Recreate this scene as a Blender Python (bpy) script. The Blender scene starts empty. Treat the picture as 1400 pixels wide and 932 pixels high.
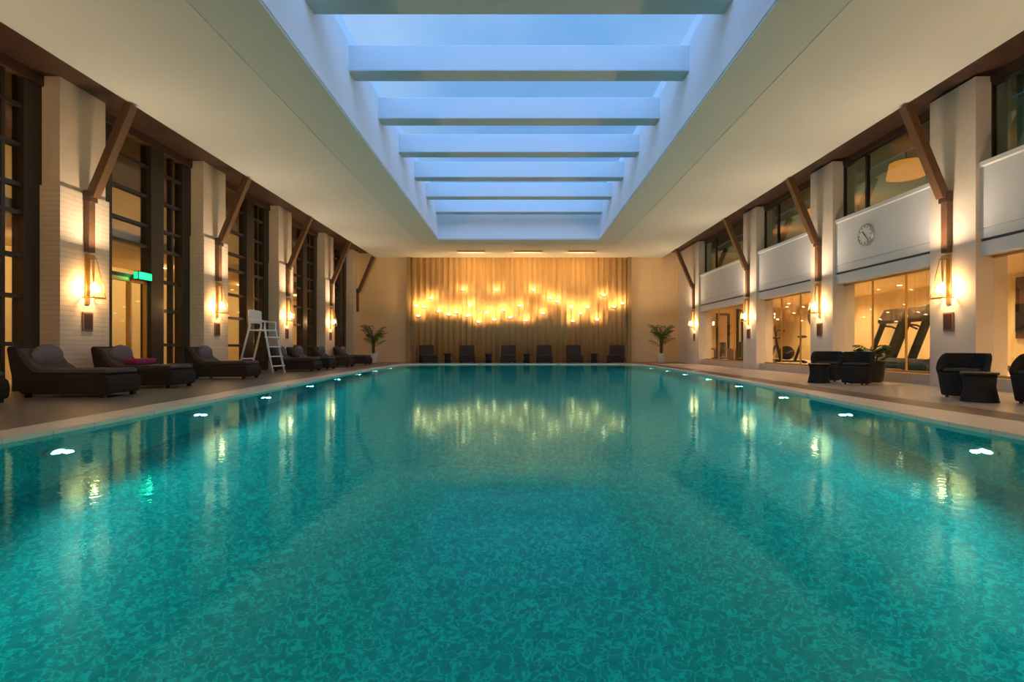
import bpy, bmesh, math, random
from mathutils import Vector, Matrix
random.seed(7)
S = bpy.context.scene
COL = S.collection
PI = math.pi

# ------------------------------------------------------------------ camera, world, exposure
cd = bpy.data.cameras.new('camera'); cam = bpy.data.objects.new('camera', cd); COL.objects.link(cam)
cam.location = (0, 0, 0.72); cam.rotation_euler = (PI/2, 0, 0)
cd.sensor_width = 36; cd.lens = 18.0; cd.shift_x = -9.5/1400; cd.shift_y = 9/1400
cd.clip_start = 0.05; cd.clip_end = 300
S.camera = cam
S.view_settings.view_transform = 'Standard'; S.view_settings.look = 'None'
S.view_settings.gamma = 1; S.view_settings.use_curve_mapping = False
S.view_settings.exposure = 1.38
try:
    S.cycles.use_denoising = True
    S.cycles.sample_clamp_indirect = 4.0
    S.cycles.max_bounces = 10; S.cycles.diffuse_bounces = 5; S.cycles.transparent_max_bounces = 12
except Exception: pass
# intensities
K_POOL = 20.0      # each underwater lamp, W
K_ADDED_WASH = 14.0
K_SCONCE = 28.0
K_WAVE = 3.2
K_GYM = 230.0
K_UPPER = 60.0
K_LOBBY = 28.0
K_DOWN_FILL = 45.0
SKY = 0.40

w = bpy.data.worlds.new('dusk'); S.world = w; w.use_nodes = True
nt = w.node_tree; nt.nodes.clear()
out = nt.nodes.new('ShaderNodeOutputWorld'); bg = nt.nodes.new('ShaderNodeBackground')
tc = nt.nodes.new('ShaderNodeTexCoord'); sp = nt.nodes.new('ShaderNodeSeparateXYZ')
rp = nt.nodes.new('ShaderNodeValToRGB'); nz = nt.nodes.new('ShaderNodeTexNoise'); mx = nt.nodes.new('ShaderNodeMixRGB')
nt.links.new(tc.outputs['Generated'], sp.inputs[0]); nt.links.new(sp.outputs['Z'], rp.inputs[0])
rp.color_ramp.elements[0].position = 0.0; rp.color_ramp.elements[0].color = (0.10, 0.17, 0.30, 1)
rp.color_ramp.elements[1].position = 0.7; rp.color_ramp.elements[1].color = (0.19, 0.50, 0.95, 1)
nt.links.new(tc.outputs['Generated'], nz.inputs['Vector']); nz.inputs['Scale'].default_value = 2.2; nz.inputs['Detail'].default_value = 3
mr = nt.nodes.new('ShaderNodeMapRange'); mr.inputs[1].default_value = 0.45; mr.inputs[2].default_value = 0.7
mr.inputs[3].default_value = 0; mr.inputs[4].default_value = 0.6
nt.links.new(nz.outputs['Fac'], mr.inputs[0]); nt.links.new(mr.outputs[0], mx.inputs[0])
nt.links.new(rp.outputs[0], mx.inputs[1]); mx.inputs[2].default_value = (0.50, 0.72, 0.98, 1)
gr = nt.nodes.new('ShaderNodeMapRange'); gr.inputs[1].default_value = 0.0; gr.inputs[2].default_value = -0.8; gr.inputs[3].default_value = 0.0; gr.inputs[4].default_value = 1.0
gm = nt.nodes.new('ShaderNodeMixRGB'); gm.inputs[2].default_value = (1.35, 2.55, 4.9, 1)
nt.links.new(sp.outputs['Y'], gr.inputs[0]); nt.links.new(gr.outputs[0], gm.inputs[0]); nt.links.new(mx.outputs[0], gm.inputs[1])
nt.links.new(gm.outputs[0], bg.inputs[0]); bg.inputs[1].default_value = SKY
nt.links.new(bg.outputs[0], out.inputs[0])

# ------------------------------------------------------------------ materials
MATS = {}
def mat(name, col, rough=0.6, metal=0.0, bump=None, vary=None, emit=None, spec=None, sheen=None):
    """bump=(scale, strength[, stretch xyz]); vary=(colour2, scale, stretch)"""
    m = bpy.data.materials.new(name); m.use_nodes = True; n = m.node_tree; b = n.nodes['Principled BSDF']
    b.inputs['Base Color'].default_value = (*col, 1); b.inputs['Roughness'].default_value = rough; b.inputs['Metallic'].default_value = metal
    if spec is not None: b.inputs['Specular IOR Level'].default_value = spec
    t = n.nodes.new('ShaderNodeTexCoord')
    def noise(scale, st):
        mp = n.nodes.new('ShaderNodeMapping'); mp.inputs['Scale'].default_value = st
        z = n.nodes.new('ShaderNodeTexNoise'); z.inputs['Scale'].default_value = scale; z.inputs['Detail'].default_value = 4
        n.links.new(t.outputs['Object'], mp.inputs[0]); n.links.new(mp.outputs[0], z.inputs['Vector']); return z
    if vary:
        z = noise(vary[1], vary[2] if len(vary) > 2 else (1, 1, 1)); x = n.nodes.new('ShaderNodeMixRGB')
        r = n.nodes.new('ShaderNodeMapRange'); r.inputs[1].default_value = .35; r.inputs[2].default_value = .65
        n.links.new(z.outputs['Fac'], r.inputs[0]); n.links.new(r.outputs[0], x.inputs[0])
        x.inputs[1].default_value = (*col, 1); x.inputs[2].default_value = (*vary[0], 1)
        n.links.new(x.outputs[0], b.inputs['Base Color'])
    if bump:
        z = noise(bump[0], bump[2] if len(bump) > 2 else (1, 1, 1)); q = n.nodes.new('ShaderNodeBump')
        q.inputs['Strength'].default_value = bump[1]; q.inputs['Distance'].default_value = 0.02
        n.links.new(z.outputs['Fac'], q.inputs['Height']); n.links.new(q.outputs[0], b.inputs['Normal'])
    if emit:
        b.inputs['Emission Color'].default_value = (*emit[0], 1); b.inputs['Emission Strength'].default_value = emit[1]
    MATS[name] = m
    return m

def tile_mat(name, c1, c2, grout, sx, sy, rough=0.35, mode='xy', gap=0.008, bump=0.3):
    m = bpy.data.materials.new(name); m.use_nodes = True; n = m.node_tree; b = n.nodes['Principled BSDF']
    t = n.nodes.new('ShaderNodeTexCoord'); s = n.nodes.new('ShaderNodeSeparateXYZ'); c = n.nodes.new('ShaderNodeCombineXYZ')
    n.links.new(t.outputs['Object'], s.inputs[0])
    if mode == 'xy': n.links.new(s.outputs[0], c.inputs[0]); n.links.new(s.outputs[1], c.inputs[1])
    else:
        a = n.nodes.new('ShaderNodeMath'); n.links.new(s.outputs[0], a.inputs[0]); n.links.new(s.outputs[1], a.inputs[1])
        n.links.new(a.outputs[0], c.inputs[0]); n.links.new(s.outputs[2], c.inputs[1])
    k = n.nodes.new('ShaderNodeTexBrick'); k.inputs['Scale'].default_value = 1
    k.inputs['Brick Width'].default_value = sx; k.inputs['Row Height'].default_value = sy
    k.inputs['Mortar Size'].default_value = gap; k.offset = 0.0 if mode == 'xy' else 0.5
    k.inputs['Color1'].default_value = (*c1, 1); k.inputs['Color2'].default_value = (*c2, 1); k.inputs['Mortar'].default_value = (*grout, 1)
    n.links.new(c.outputs[0], k.inputs['Vector']); n.links.new(k.outputs['Color'], b.inputs['Base Color'])
    q = n.nodes.new('ShaderNodeBump'); q.invert = True; q.inputs['Strength'].default_value = bump; q.inputs['Distance'].default_value = 0.01
    n.links.new(k.outputs['Fac'], q.inputs['Height']); n.links.new(q.outputs[0], b.inputs['Normal'])
    b.inputs['Roughness'].default_value = rough
    return m

M_ceiling = mat('ceiling_paint', (0.64, 0.63, 0.56), 0.8)
M_ceiling1 = mat('ceiling_paint_cool', (0.57, 0.60, 0.54), 0.8)
M_white = mat('shaft_paint', (0.80, 0.82, 0.84), 0.7)
M_beam = mat('beam_paint', (0.55, 0.58, 0.58), 0.7)
M_darkwood = mat('dark_walnut', (0.085, 0.035, 0.018), 0.45, vary=((0.05, 0.022, 0.012), 6, (1, 1, 8)))
M_frame = mat('dark_bronze_frame', (0.040, 0.028, 0.020), 0.4, 0.3)
M_brace = mat('brace_wood', (0.16, 0.075, 0.03), 0.42, vary=((0.10, 0.045, 0.02), 10, (6, 6, 1)), bump=(30, .15, (4, 4, 1)))
M_stone = tile_mat('column_limestone', (0.76, 0.59, 0.42), (0.72, 0.56, 0.40), (0.58, 0.45, 0.32), 1.2, 0.085, 0.55, 'xz', 0.006, 0.35)
M_stoneright = mat('column_pale_stone', (0.70, 0.61, 0.52), 0.55, vary=((0.66, 0.57, 0.48), 3))
M_stoneup = mat('column_plaster', (0.76, 0.58, 0.42), 0.65, vary=((0.72, 0.55, 0.39), 3))
M_wallstone = tile_mat('wall_travertine', (0.82, 0.57, 0.31), (0.79, 0.54, 0.29), (0.62, 0.43, 0.23), 1.1, 1.15, 0.5, 'xz', 0.006, 0.2)
M_goldframe = mat('gold_frame', (0.34, 0.21, 0.08), 0.5)
M_wallbeige = mat('gym_wall', (0.64, 0.49, 0.25), 0.7, vary=((0.58, 0.43, 0.21), 1.2))
M_fascia = mat('fascia_panel', (0.66, 0.66, 0.68), 0.45)
M_groove = mat('fascia_groove', (0.06, 0.07, 0.09), 0.5)
M_deck = tile_mat('deck_tile', (0.20, 0.165, 0.125), (0.18, 0.145, 0.11), (0.12, 0.10, 0.08), 0.6, 0.6, 0.35)
M_band = tile_mat('deck_band', (0.085, 0.055, 0.04), (0.075, 0.05, 0.038), (0.08, 0.06, 0.05), 0.3, 0.3, 0.35)
M_marble = tile_mat('pale_marble', (0.60, 0.49, 0.38), (0.56, 0.45, 0.35), (0.42, 0.34, 0.26), 0.8, 0.8, 0.25)
M_coping = tile_mat('coping_stone', (0.78, 0.66, 0.48), (0.74, 0.62, 0.45), (0.58, 0.48, 0.34), 0.9, 0.45, 0.35)
M_wicker = mat('dark_wicker', (0.052, 0.034, 0.024), 0.75, spec=0.2, vary=((0.025, 0.018, 0.014), 40, (1, 1, 3)), bump=(60, 1.0, (1, 1, 3)))
M_wickerbk = mat('charcoal_wicker', (0.018, 0.017, 0.018), 0.75, spec=0.2, vary=((0.035, 0.032, 0.03), 40, (1, 1, 3)), bump=(60, 1.0, (1, 1, 3)))
M_cushion = mat('taupe_cushion', (0.085, 0.06, 0.045), 0.85, vary=((0.07, 0.05, 0.04), 9))
M_pillow = mat('mauve_pillow', (0.17, 0.13, 0.14), 0.85)
M_pink = mat('magenta_towel', (0.32, 0.02, 0.08), 0.9, bump=(90, .5))
M_greytowel = mat('grey_towel', (0.20, 0.19, 0.14), 0.9, bump=(90, .5))
M_dark = mat('dark_lacquer', (0.012, 0.011, 0.011), 0.35)
M_black = mat('black_rubber', (0.012, 0.012, 0.013), 0.6)
M_screen = mat('screen', (0.004, 0.004, 0.005), 0.15)
M_steel = mat('brushed_steel', (0.55, 0.54, 0.52), 0.28, 0.9)
M_whitepaint = mat('white_paint', (0.72, 0.70, 0.66), 0.5)
M_leaf = mat('palm_leaf', (0.035, 0.085, 0.018), 0.5, vary=((0.07, 0.12, 0.025), 5))
M_stem = mat('palm_stem', (0.12, 0.09, 0.04), 0.7)
M_pot = mat('white_pot', (0.70, 0.62, 0.50), 0.4)
M_soil = mat('soil', (0.04, 0.028, 0.018), 0.9)
M_brass = mat('aged_brass', (0.50, 0.33, 0.13), 0.35, 0.9)
M_bulb = mat('warm_bulb', (1, .85, .6), 0.4, emit=((1.0, 0.70, 0.36), 5))
M_wavebulb = mat('wave_lamp_bulb', (1, .85, .6), 0.4, emit=((1.0, 0.74, 0.38), 4))
M_green = mat('green_sign', (0.02, .5, .2), 0.4, emit=((0.01, 0.7, 0.26), .6))
M_poollens = mat('pool_lamp_lens', (.8, .95, 1), 0.3, emit=((0.6, 0.95, 1.0), 4))
M_down = mat('downlight_lens', (1, .9, .75), 0.4, emit=((1.0, 0.75, 0.45), 10))
M_orange = mat('added_orange_shade', (0.7, .25, .06), 0.6, emit=((1.0, 0.28, 0.04), .42))
M_teal = mat('teal_wall', (0.07, 0.15, 0.13), 0.5)
M_sheer = mat('sheer_curtain', (0.42, 0.50, 0.47), 0.8)
M_lilac = mat('pale_curtain', (0.70, 0.62, 0.62), 0.8)
M_plaque = mat('plaque', (0.30, 0.15, 0.10), 0.4)
M_mirror = mat('mirror_glass', (0.35, 0.38, 0.40), 0.06, 1.0)
M_curtain = mat('gold_curtain', (0.60, 0.37, 0.15), 0.55, vary=((0.54, 0.32, 0.12), 4, (3, 3, .3)))
M_vent = mat('vent_slats', (0.20, 0.10, 0.05), 0.6)

def glass(name, tint, ior=1.5, rough=0.0):
    m = bpy.data.materials.new(name); m.use_nodes = True; n = m.node_tree; n.nodes.clear()
    o = n.nodes.new('ShaderNodeOutputMaterial'); x = n.nodes.new('ShaderNodeMixShader'); f = n.nodes.new('ShaderNodeMapRange')
    lw = n.nodes.new('ShaderNodeLayerWeight'); lw.inputs[0].default_value = 0.5; pw = n.nodes.new('ShaderNodeMath'); pw.operation = 'POWER'; pw.inputs[1].default_value = 5
    n.links.new(lw.outputs['Facing'], pw.inputs[0]); n.links.new(pw.outputs[0], f.inputs[0]); f.inputs[3].default_value = ((ior-1)/(ior+1))**2; f.inputs[4].default_value = 1.0
    t = n.nodes.new('ShaderNodeBsdfTransparent'); g = n.nodes.new('ShaderNodeBsdfGlossy')
    t.inputs[0].default_value = (*tint, 1); g.inputs['Roughness'].default_value = rough
    n.links.new(f.outputs[0], x.inputs[0]); n.links.new(t.outputs[0], x.inputs[1]); n.links.new(g.outputs[0], x.inputs[2]); n.links.new(x.outputs[0], o.inputs[0])
    return m
M_glass = glass('window_glass', (0.90, 0.91, 0.88))
M_glassgym = glass('gym_glass', (0.92, 0.92, 0.90), 1.9)
M_glassup = glass('upper_glass', (0.70, 0.82, 0.78), 1.9)
M_skyglass = glass('skylight_glass', (0.95, 0.97, 1.0), 1.3)
M_shade = glass('sconce_glass', (1.0, 0.93, 0.80), 1.25, 0.2)

# pool tiles: irregular glass mosaic, caustic light squiggles painted into the colour
def pool_tiles():
    m = bpy.data.materials.new('pool_mosaic_caustics'); m.use_nodes = True; n = m.node_tree; b = n.nodes['Principled BSDF']
    t = n.nodes.new('ShaderNodeTexCoord')
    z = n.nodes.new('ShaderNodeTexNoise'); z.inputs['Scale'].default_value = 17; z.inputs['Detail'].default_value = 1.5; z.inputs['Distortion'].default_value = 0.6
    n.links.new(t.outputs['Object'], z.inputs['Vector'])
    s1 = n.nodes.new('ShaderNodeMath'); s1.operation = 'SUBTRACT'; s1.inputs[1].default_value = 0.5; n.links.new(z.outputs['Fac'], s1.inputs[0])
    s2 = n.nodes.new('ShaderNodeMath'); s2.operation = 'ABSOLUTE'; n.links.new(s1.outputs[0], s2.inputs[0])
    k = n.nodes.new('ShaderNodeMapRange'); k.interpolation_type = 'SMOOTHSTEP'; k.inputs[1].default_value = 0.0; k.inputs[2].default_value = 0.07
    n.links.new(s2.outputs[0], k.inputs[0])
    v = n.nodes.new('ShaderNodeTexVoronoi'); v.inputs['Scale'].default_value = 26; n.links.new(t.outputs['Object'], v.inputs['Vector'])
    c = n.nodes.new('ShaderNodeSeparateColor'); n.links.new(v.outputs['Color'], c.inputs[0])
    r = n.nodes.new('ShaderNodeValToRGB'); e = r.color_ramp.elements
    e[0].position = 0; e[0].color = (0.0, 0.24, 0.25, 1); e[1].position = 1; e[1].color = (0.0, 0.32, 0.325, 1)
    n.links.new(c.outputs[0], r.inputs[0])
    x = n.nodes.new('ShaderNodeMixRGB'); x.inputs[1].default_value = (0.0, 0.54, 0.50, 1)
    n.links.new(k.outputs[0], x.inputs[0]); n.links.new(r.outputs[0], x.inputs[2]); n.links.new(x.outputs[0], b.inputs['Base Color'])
    b.inputs['Roughness'].default_value = 0.5
    return m
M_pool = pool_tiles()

def water_mat():
    m = bpy.data.materials.new('pool_water'); m.use_nodes = True; n = m.node_tree; n.nodes.clear()
    o = n.nodes.new('ShaderNodeOutputMaterial'); g = n.nodes.new('ShaderNodeBsdfGlass')
    g.inputs['IOR'].default_value = 1.17; g.inputs['Roughness'].default_value = 0.0; g.inputs[0].default_value = (0.45, 1.0, 0.98, 1)
    t = n.nodes.new('ShaderNodeTexCoord')
    z1 = n.nodes.new('ShaderNodeTexNoise'); z1.inputs['Scale'].default_value = 18; z1.inputs['Detail'].default_value = 2
    z2 = n.nodes.new('ShaderNodeTexNoise'); z2.inputs['Scale'].default_value = 1.1; z2.inputs['Detail'].default_value = 2
    for z in (z1, z2): n.links.new(t.outputs['Object'], z.inputs['Vector'])
    b1 = n.nodes.new('ShaderNodeBump'); b1.inputs['Strength'].default_value = 0.07; b1.inputs['Distance'].default_value = 0.012
    b2 = n.nodes.new('ShaderNodeBump'); b2.inputs['Strength'].default_value = 0.03; b2.inputs['Distance'].default_value = 0.03
    n.links.new(z1.outputs['Fac'], b1.inputs['Height']); n.links.new(z2.outputs['Fac'], b2.inputs['Height'])
    n.links.new(b1.outputs[0], b2.inputs['Normal']); n.links.new(b2.outputs[0], g.inputs['Normal'])
    n.links.new(g.outputs[0], o.inputs[0]); return m
M_water = water_mat()

# ------------------------------------------------------------------ mesh helpers
def box(bm, x0, x1, y0, y1, z0, z1, M=None):
    v = [bm.verts.new(((x0, x1)[i & 1], (y0, y1)[i >> 1 & 1], (z0, z1)[i >> 2 & 1])) for i in range(8)]
    if M is not None:
        for q in v: q.co = M @ q.co
    for f in ((0, 2, 3, 1), (4, 5, 7, 6), (0, 1, 5, 4), (2, 6, 7, 3), (0, 4, 6, 2), (1, 3, 7, 5)):
        bm.faces.new([v[i] for i in f])
def tube(bm, pts, r, n=10, r2=None):
    pts = [Vector(p) for p in pts]; rings = []
    for i, p in enumerate(pts):
        d = (pts[min(i+1, len(pts)-1)] - pts[max(i-1, 0)]).normalized()
        a = d.orthogonal().normalized() if i == 0 else (rings_a - d*rings_a.dot(d)).normalized()
        rings_a = a; b = d.cross(a)
        rr = r if r2 is None else r + (r2-r)*i/(len(pts)-1)
        rings.append([bm.verts.new(p + (a*math.cos(2*PI*k/n) + b*math.sin(2*PI*k/n))*rr) for k in range(n)])
    for i in range(len(rings)-1):
        for k in range(n): bm.faces.new((rings[i][k], rings[i][(k+1) % n], rings[i+1][(k+1) % n], rings[i+1][k]))
    bm.faces.new(rings[0][::-1]); bm.faces.new(rings[-1])
def bar(bm, p0, p1, w, d, up=(0, 1, 0)):
    p0, p1 = Vector(p0), Vector(p1); z = (p1-p0).normalized(); y = Vector(up); x = y.cross(z).normalized(); y = z.cross(x)
    v = []
    for p in (p0, p1):
        for sx, sy in ((-1, -1), (1, -1), (1, 1), (-1, 1)): v.append(bm.verts.new(p + x*sx*w/2 + y*sy*d/2))
    for f in ((3, 2, 1, 0), (4, 5, 6, 7), (0, 1, 5, 4), (1, 2, 6, 5), (2, 3, 7, 6), (3, 0, 4, 7)): bm.faces.new([v[i] for i in f])
def lathe(bm, prof, n=24, c=(0, 0, 0), closed=True, axis='z'):
    rings = []
    for r, z in prof:
        ring = []
        for k in range(n):
            a = 2*PI*k/n
            p = (r*math.cos(a), r*math.sin(a), z) if axis == 'z' else ((z, r*math.cos(a), r*math.sin(a)) if axis == 'x' else (r*math.cos(a), z, r*math.sin(a)))
            ring.append(bm.verts.new(Vector(p) + Vector(c)))
        rings.append(ring)
    for i in range(len(rings)-1):
        for k in range(n): bm.faces.new((rings[i][k], rings[i][(k+1) % n], rings[i+1][(k+1) % n], rings[i+1][k]))
    if closed: bm.faces.new(rings[0][::-1]); bm.faces.new(rings[-1])
def prism(bm, poly, y0, y1, axis='y'):
    """poly of (x,z) extruded along y (or (y,z) along x)"""
    f = (lambda p, t: (p[0], t, p[1])) if axis == 'y' else ((lambda p, t: (t, p[0], p[1])) if axis == 'x' else (lambda p, t: (p[0], p[1], t)))
    a = [bm.verts.new(f(p, y0)) for p in poly]; b = [bm.verts.new(f(p, y1)) for p in poly]; n = len(poly)
    bm.faces.new(a); bm.faces.new(b[::-1])
    for i in range(n): bm.faces.new((a[(i+1) % n], a[i], b[i], b[(i+1) % n]))
def ball(bm, c, r, sx=1, sy=1, sz=1, seg=16):
    M = Matrix.Translation(c) @ Matrix.Diagonal((sx*r, sy*r, sz*r, 1))
    bmesh.ops.create_uvsphere(bm, u_segments=seg, v_segments=seg//2, radius=1, matrix=M)
def B(): return bmesh.new()
def obj(name, bm, m, parent=None, smooth=False, bevel=0, seg=2):
    bmesh.ops.recalc_face_normals(bm, faces=bm.faces)
    me = bpy.data.meshes.new(name); bm.to_mesh(me); bm.free(); me.materials.append(m)
    o = bpy.data.objects.new(name, me); COL.objects.link(o)
    if parent: o.parent = parent
    if smooth:
        for p in me.polygons: p.use_smooth = True
    if bevel:
        b = o.modifiers.new('bevel', 'BEVEL'); b.width = bevel; b.segments = seg; b.limit_method = 'ANGLE'; b.angle_limit = 0.6
        if smooth is False:
            for p in me.polygons: p.use_smooth = False
    return o
def struct(name, bm, m, parent=None, **k):
    o = obj(name, bm, m, parent, **k)
    if not parent: o['kind'] = 'structure'
    return o
def tag(o, label, cat, group=None):
    o['label'] = label; o['category'] = cat
    if group: o['group'] = group
    return o
def thing(name, label, cat, loc=(0, 0, 0), rz=0, group=None):
    o = bpy.data.objects.new(name, None); COL.objects.link(o); o.location = loc; o.rotation_euler = (0, 0, rz)
    o.empty_display_size = .1
    return tag(o, label, cat, group)
def dup(root, loc, label, rz=None, group=None, scale=None, name=None):
    r = root.copy(); COL.objects.link(r); r.location = loc; r['label'] = label
    if rz is not None: r.rotation_euler = (0, 0, rz)
    if group: r['group'] = group
    if scale: r.scale = scale
    for ch in list(root.children):
        c = ch.copy(); COL.objects.link(c); c.parent = r
        for g in list(ch.children):
            d = g.copy(); COL.objects.link(d); d.parent = c
    return r
def light(name, kind, loc, power, col, parent=None, size=0.05, rot=None, spot=None):
    l = bpy.data.lights.new(name, kind); l.energy = power; l.color = col
    if kind == 'AREA': l.shape = 'SQUARE'; l.size = size
    else: l.shadow_soft_size = size
    if kind == 'SPOT': l.spot_size = spot or 2.0; l.spot_blend = 0.8
    o = bpy.data.objects.new(name, l); COL.objects.link(o); o.location = loc
    if rot: o.rotation_euler = rot
    if parent: o.parent = parent
    return o
WARM = (1.0, 0.68, 0.37)
def interp(tab, y):
    if y <= tab[0][0]: return tab[0][1]
    for (a, va), (b, vb) in zip(tab, tab[1:]):
        if y <= b:
            t = (y-a)/(b-a); return va + (vb-va)*t
    return tab[-1][1]
ORD = ['first', 'second', 'third', 'fourth', 'fifth', 'sixth', 'seventh', 'eighth', 'ninth', 'tenth', 'eleventh', 'twelfth', 'thirteenth', 'fourteenth']

# ------------------------------------------------------------------ dimensions
XC = 7.85; XE = 7.05; XG = 8.30; XR = 8.15
ZC = 5.15; ZS = 5.38; YB = 25.3; YN = -4.2
WL = [(0.6, 4.05), (5, 4.10), (7, 4.25), (10, 4.5), (14, 4.85), (18, 5.05), (21.2, 5.0), (22.2, 4.75), (22.8, 4.3)]
WR = [(0.6, 4.10), (5, 4.15), (7, 4.38), (10, 4.75), (14, 5.05), (18, 5.2), (21.2, 5.15), (22.2, 4.85), (22.8, 4.4)]
OL = [(0.2, 4.45), (4.4, 4.5), (7, 4.68), (10, 4.95), (14, 5.12), (18, 5.25), (22.3, 5.25), (23.1, 5.0)]
OR = [(0.2, 4.85), (5, 4.9), (8, 4.92), (12, 5.1), (18, 5.38), (22.3, 5.38), (23.1, 5.1)]
PY0, PY1 = 0.6, 22.8
YS = [PY0 + i*(PY1-PY0)/60 for i in range(61)]
ZW = -0.04

def strip(bm, ys, fa, fb, z0, z1):
    """solid ribbon between x=fa(y) and x=fb(y)"""
    rows = []
    for y in ys:
        a, b = fa(y), fb(y)
        rows.append([bm.verts.new((a, y, z1)), bm.verts.new((b, y, z1)), bm.verts.new((b, y, z0)), bm.verts.new((a, y, z0))])
    for r, s in zip(rows, rows[1:]):
        for i in range(4): bm.faces.new((r[i], r[(i+1) % 4], s[(i+1) % 4], s[i]))
    bm.faces.new(rows[0]); bm.faces.new(rows[-1][::-1])

# ------------------------------------------------------------------ pool
OY = [0.2 + i*(23.1-0.2)/60 for i in range(61)]
bm = B()
strip(bm, OY, lambda y: -interp(OL, y), lambda y: -interp(WL, min(max(y, PY0), PY1)) if y > .6 and y < 22.8 else 0, -0.06, 0.0)
strip(bm, OY, lambda y: interp(WR, min(max(y, PY0), PY1)) if y > .6 and y < 22.8 else 0, lambda y: interp(OR, y), -0.06, 0.0)
struct('pool_coping', bm, M_coping)
# basin walls and floor
bm = B(); zf = -1.5
loop = [(-interp(WL, y), y) for y in YS] + [(interp(WR, y), y) for y in reversed(YS)]
top = [bm.verts.new((x, y, -0.06)) for x, y in loop]; bot = [bm.verts.new((x, y, zf)) for x, y in loop]
n = len(loop)
for i in range(n): bm.faces.new((top[i], top[(i+1) % n], bot[(i+1) % n], bot[i]))
bm.faces.new(bot)
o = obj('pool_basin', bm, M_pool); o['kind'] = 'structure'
for p in o.data.polygons: pass
bm = B()
f = bm.faces.new([bm.verts.new((x*1.0, y, ZW)) for x, y in loop])
if f.normal.z < 0: bm.normal_update()
bmesh.ops.recalc_face_normals(bm, faces=bm.faces)
bm.normal_update()
for f in bm.faces:
    if f.normal.z < 0: f.normal_flip()
me = bpy.data.meshes.new('pool_water'); bm.to_mesh(me); bm.free(); me.materials.append(M_water)
o = bpy.data.objects.new('pool_water', me); COL.objects.link(o); o['kind'] = 'stuff'
o['label'] = 'calm rippled teal water filling the long indoor pool'; o['category'] = 'water'

# pool lamps
def pool_lamp():
    r = thing('pool_light', 'x', 'pool light', group='underwater pool lights')
    b = B(); lathe(b, [(0.0, 0.0), (0.10, 0.0), (0.11, 0.02), (0.09, 0.035), (0.07, 0.035), (0.07, 0.02), (0, 0.02)], 20, closed=False, axis='x'); obj('ring', b, M_steel, r)
    b = B(); lathe(b, [(0.0, 0.022), (0.068, 0.022), (0.055, 0.04), (0.0, 0.05)], 20, closed=False, axis='x'); obj('lens', b, M_poollens, r)
    return r
PLY = [2.4, 4.5, 6.65, 8.7, 11.0, 13.2, 15.4, 17.5, 19.6]
pl = None
NEAR = ['beside the viewer', 'nearest the viewer', 'second from the viewer', 'third from the viewer', 'fourth from the viewer', 'fifth from the viewer', 'sixth from the viewer', 'seventh from the viewer', 'furthest from the viewer']
for side, tab in ((-1, WL), (1, WR)):
    for i, y in enumerate(PLY):
        x = side*(interp(tab, y) - 0.012)
        lab = 'round underwater pool light in the %s pool wall, %s' % ('left' if side < 0 else 'right', NEAR[i])
        if pl is None:
            pl = pool_lamp(); pl['label'] = lab; t = pl; t.location = (x, y, -0.68)
        else: t = dup(pl, (x, y, -0.68), lab)
        t.rotation_euler = (0, 0, 0 if side < 0 else PI)
        light('pool_lamp_light', 'SPOT', (x - side*0.12, y, -0.68), K_POOL, (0.25, 1.0, 0.97), size=0.035, rot=(0, side*PI/2*1.0 if side > 0 else -PI/2, 0), spot=2.9)

# ------------------------------------------------------------------ floor
bm = B()
strip(bm, OY, lambda y: -9.2, lambda y: -interp(OL, y), -0.25, -0.004)
box(bm, -9.2, 9.0, YN, 0.2, -0.25, -0.004)
box(bm, -9.2, 9.0, 23.1, YB+.2, -0.25, -0.004)
struct('floor', bm, M_deck)
bm = B(); strip(bm, OY, lambda y: interp(OR, y), lambda y: interp(OR, y)+0.55, -0.25, -0.004); struct('trim_1', bm, M_band)
bm = B(); strip(bm, OY, lambda y: interp(OR, y)+0.55, lambda y: XR, -0.25, -0.004); struct('floor_1', bm, M_marble)
# raised gym floor and kerb
bm = B(); box(bm, XC+0.1, 12.9, YN, YB+.2, -0.25, 0.2); struct('floor_2', bm, M_marble)

# ------------------------------------------------------------------ ceiling with skylight
HX = 3.33; HY0, HY1 = 3.0, 21.1; LX = 4.25
bm = B()
for s in (-1, 1): box(bm, *sorted((s*LX, s*XE)), YN, YB+.2, ZC, ZC+.25)
box(bm, -LX, LX, YN, HY0-.9, ZC, ZC+.25); box(bm, -LX, LX, HY1+.9, YB+.2, ZC, ZC+.25)
struct('ceiling', bm, M_ceiling)
bm = B()
for s in (-1, 1): box(bm, *sorted((s*HX, s*LX)), HY0-.9, HY1+.9, ZC+.008, ZC+.25)
box(bm, -HX, HX, HY0-.9, HY0, ZC+.008, ZC+.25); box(bm, -HX, HX, HY1, HY1+.9, ZC+.008, ZC+.25)
struct('ceiling_1', bm, M_ceiling1)
bm = B(); ZT = 6.95
e = .01
for s in (-1, 1): box(bm, *sorted((s*(HX-e), s*(HX+.2))), HY0-.2, HY1+.2, ZC+.06, ZT)
box(bm, -HX, HX, HY0-.2, HY0+e, ZC+.06, ZT); box(bm, -HX, HX, HY1-e, HY1+.2, ZC+.06, ZT)
struct('ceiling_2', bm, M_white)
for k in range(-2, 7):
    y = 7.9 + 2.08*k
    bm = B(); box(bm, -HX, HX, y, y+.4, 6.11, 6.62); struct('ceiling_beam', bm, M_beam, bevel=.02)
bm = B(); box(bm, -HX, HX, HY0, HY1, 6.66, 6.68); struct('window_30', bm, M_skyglass)
# soffit above columns
bm = B()
box(bm, -11.7, -XE, YN, YB+.2, ZS, ZS+.2); box(bm, XE, 11.9, YN, YB+.2, ZS+.04, ZS+.24)
struct('ceiling_3', bm, M_darkwood)
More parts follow.
